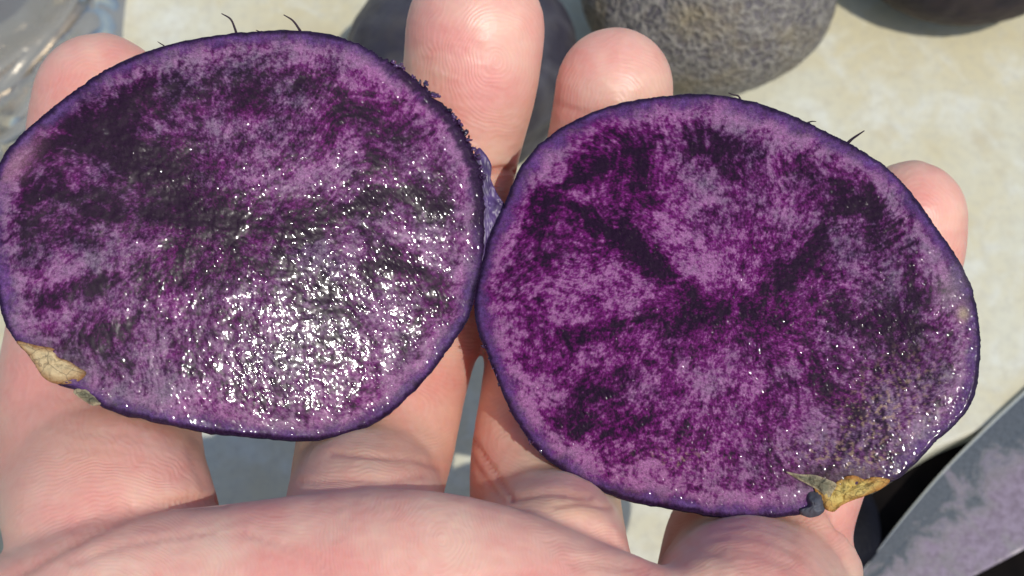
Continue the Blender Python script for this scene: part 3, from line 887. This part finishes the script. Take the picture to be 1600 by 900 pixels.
# ------------------------------------------------------------------ whole potatoes on the board
def potato(name, cpx, rx, ry, rz, mat, rotz, seed, amp=.12, fine=.03, nu=260, nv_=160, base=0.0):
    c = on_z(np.array(float(cpx[0])), np.array(float(cpx[1])), rz + base)
    u = np.linspace(0, 2 * np.pi, nu, endpoint=False); v = np.linspace(0, np.pi, nv_)[1:-1]
    U, V_ = np.meshgrid(u, v, indexing='ij')
    n_ = np.stack([np.sin(V_) * np.cos(U), np.sin(V_) * np.sin(U), np.cos(V_)], -1).reshape(-1, 3)
    dsp = np.array([amp * mnoise.noise(Vector(q * 1.3 + seed)) + fine * mnoise.fractal(Vector(q * 9 + seed), .8, 2.1, 3) for q in n_])
    p = n_ * (1 + dsp[:, None] / 3) 
    p = np.vstack([p, [[0, 0, 1]], [[0, 0, -1]]]) * np.array([rx, ry, rz])
    p[:, 2] -= p[:, 2].min() + rz
    ca, sa = math.cos(rotz), math.sin(rotz)
    p = np.stack([p[:, 0] * ca - p[:, 1] * sa, p[:, 0] * sa + p[:, 1] * ca, p[:, 2]], -1) + c
    m_ = nv_ - 2
    i = np.arange(nu)[:, None]; j = np.arange(m_ - 1)[None]; i2 = (i + 1) % nu
    Q = np.stack([i * m_ + j, i * m_ + j + 1, i2 * m_ + j + 1, i2 * m_ + j], -1).reshape(-1, 4)
    a = np.arange(nu)
    T_ = np.vstack([np.stack([a * m_, ((a + 1) % nu) * m_, np.full(nu, nu * m_)], -1), np.stack([((a + 1) % nu) * m_ + m_ - 1, a * m_ + m_ - 1, np.full(nu, nu * m_ + 1)], -1)])
    return mesh_np(name, p, Q, T_, mat)

M_grey = mat_netted('netted grey potato skin', (.20, .18, .165), (.37, .34, .285), (.10, .088, .095), 470, brown=(.29, .23, .12))
M_blue = mat_netted('smooth bluish dark potato skin', (.050, .045, .060), (.075, .07, .08), (.028, .024, .034), 90, .2, bumpd=.0004, brown=(.07, .06, .05))
M_dark = mat_netted('dark brown purple potato skin', (.022, .016, .018), (.032, .023, .022), (.014, .010, .013), 100, .1, bumpd=.0004, brown=(.05, .03, .025))
p1 = potato('potato', (1108, -38), 2.83, 2.8, 2.45, M_grey, .2, 1.0)
tag(p1, 'whole grey-brown potato with netted wrinkled skin, behind the ring finger', 'potato', 'whole unpeeled potatoes lying on the counter')
p2 = potato('potato', (722, 105), 2.5, 2.4, 2.2, M_blue, .4, 5.0)
tag(p2, 'whole dark bluish potato in shade behind the middle finger', 'potato', 'whole unpeeled potatoes lying on the counter')
p3 = potato('potato', (1500, -98), 2.75, 2.2, 1.5, M_dark, -.1, 9.0)
tag(p3, 'whole dark brown potato cut off by the top right corner', 'potato', 'whole unpeeled potatoes lying on the counter')
p4 = potato('potato', (-75, -75), 1.9, 2.0, 1.2, M_dark, .6, 13.0)
tag(p4, 'dark potato dimly seen under the clear plastic bag', 'potato', 'whole unpeeled potatoes lying on the counter')

# ------------------------------------------------------------------ plastic bag
bag_px = np.array([(-420, -520), (215, -420)])
nu, nv_ = 150, 170
gx = np.linspace(0, 1, nu); gy = np.linspace(0, 1, nv_)
GX, GY = np.meshgrid(gx, gy, indexing='ij')
right = 300 - 190 * GY + 14 * np.sin(GY * 11)           # right border bends
PXb = -420 + (right + 420) * GX
PYb = -360 + 760 * GY
W = on_z(PXb, PYb, 0)
x, y = W[..., 0], W[..., 1]
dg_ = (x * .86 - y * .5); dl_ = (x * .5 + y * .86)
fold = np.abs(fbm(dg_ / 1.7, dl_ / 7, 401, 3, .45)) 
fold2 = np.abs(fbm(dg_ / 1.1, dl_ / 3, 405, 2, .4))
zz = .25 + .8 * (1 - fold * 2.0).clip(0, 1) ** 3 * smooth(0, .25, 1 - GX) + .14 * (1 - fold2 * 2).clip(0, 1) ** 2 + .25 * fbm(x / 3, y / 3, 411, 3)
pc = on_z(np.array(-75.), np.array(-75.), 1.2)
dpt = np.hypot(x - pc[0], y - pc[1])
zz = np.maximum(zz * smooth(0, .06, 1 - GX) + .03, 2.55 * np.sqrt(np.clip(1 - (dpt / 2.9) ** 2, 0, 1)) + .6 * (1 - fold * 2).clip(0, 1) ** 2)
zz = np.maximum(zz, .03)
W[..., 2] = zz
i = np.arange(nu - 1)[:, None]; j = np.arange(nv_ - 1)[None]
Q = np.stack([i * nv_ + j, (i + 1) * nv_ + j, (i + 1) * nv_ + j + 1, i * nv_ + j + 1], -1).reshape(-1, 4)
bag = mesh_np('plastic_bag', W.reshape(-1, 3), Q, mat=mat_plastic_film())
tag(bag, 'crumpled clear plastic bag lying on the counter at the left', 'plastic bag')

# ------------------------------------------------------------------ knife
e_px = np.array([(1232, 1048), (1285, 975), (1340, 901), (1400, 822), (1468, 741), (1530, 677), (1600, 611), (1700, 522), (1850, 390), (2000, 262)], float)
s_px = np.array([(1236, 1050), (1330, 1000), (1425, 948), (1520, 900), (1600, 858), (1690, 808), (1780, 750), (1880, 672), (2000, 560), (2120, 445)], float)
EZ = .30
Ew = on_z(e_px[:, 0], e_px[:, 1], EZ); Sw = on_z(s_px[:, 0], s_px[:, 1], EZ)
Ew = catmull(Ew, 8); Sw = catmull(Sw, 8)
n = len(Ew); L = np.concatenate([[0], np.cumsum(np.linalg.norm(np.diff(Ew, axis=0), axis=1))])
tt = np.array([0, .012, .03, .2, .215, .4, .6, .8, .97, 1.0])
thk = np.array([0, .035, .040, .055, .058, .075, .09, .10, .105, .08])
V, UV = [], []
for k, t in enumerate(tt):
    p = Ew * (1 - t) + Sw * t
    V.append(p + np.array([0, 0, thk[k] - .14])); UV.append(np.stack([L, np.full(n, t)], -1))
for k in range(len(tt) - 1, -1, -1):
    t = tt[k]
    p = Ew * (1 - t) + Sw * t
    V.append(p + np.array([0, 0, -thk[k] - .14])); UV.append(np.stack([L, np.full(n, t)], -1))
nr = len(V)
Q = [(r * n + i, r * n + i + 1, ((r + 1) % nr) * n + i + 1, ((r + 1) % nr) * n + i) for r in range(nr) for i in range(n - 1)]
kn = empty('knife', (Ew[-1] + Sw[-1]) / 2)
tag(kn, 'steel kitchen knife with dried purple starch smeared on its blade', 'knife')
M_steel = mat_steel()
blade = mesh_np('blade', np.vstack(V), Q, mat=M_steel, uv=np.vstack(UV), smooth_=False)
adopt(blade, kn)
ax = unit((Ew[-1] + Sw[-1]) / 2 - (Ew[-20] + Sw[-20]) / 2)
hc = (Ew[-1] + Sw[-1]) / 2 + np.array([0, 0, .55])
wid = unit(Sw[-1] - Ew[-1])
hb = []
for t, w_, h_ in [(-.2, .8, .45), (0, 1.25, .62), (1, 1.3, .7), (4, 1.1, .68), (8, 1.25, .7), (11, 1.35, .7), (11.7, 1.0, .5)]:
    for a in np.linspace(0, 2 * np.pi, 20, endpoint=False):
        hb.append(hc + ax * t + wid * w_ * math.copysign(abs(math.cos(a)) ** .7, math.cos(a)) + np.array([0, 0, .02 + h_ * math.copysign(abs(math.sin(a)) ** .7, math.sin(a))]))
Q = [(r * 20 + i, r * 20 + (i + 1) % 20, (r + 1) * 20 + (i + 1) % 20, (r + 1) * 20 + i) for r in range(6) for i in range(20)]
hb += [hc - ax * .2, hc + ax * 11.7]
T_ = [((i + 1) % 20, i, 140) for i in range(20)] + [(120 + i, 120 + (i + 1) % 20, 141) for i in range(20)]
hd = mesh_np('handle', hb, Q, T_, mat_plain('black plastic handle', (.02, .02, .02), .4))
adopt(hd, kn)
# black round thing in the shade between the fingertip and the blade
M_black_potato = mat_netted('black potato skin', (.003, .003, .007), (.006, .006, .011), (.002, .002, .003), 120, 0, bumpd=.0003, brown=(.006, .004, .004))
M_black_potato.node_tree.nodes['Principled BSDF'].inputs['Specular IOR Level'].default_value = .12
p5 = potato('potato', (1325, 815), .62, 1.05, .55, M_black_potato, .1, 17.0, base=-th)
tag(p5, 'small black potato in deep shade between little finger and knife blade', 'potato')
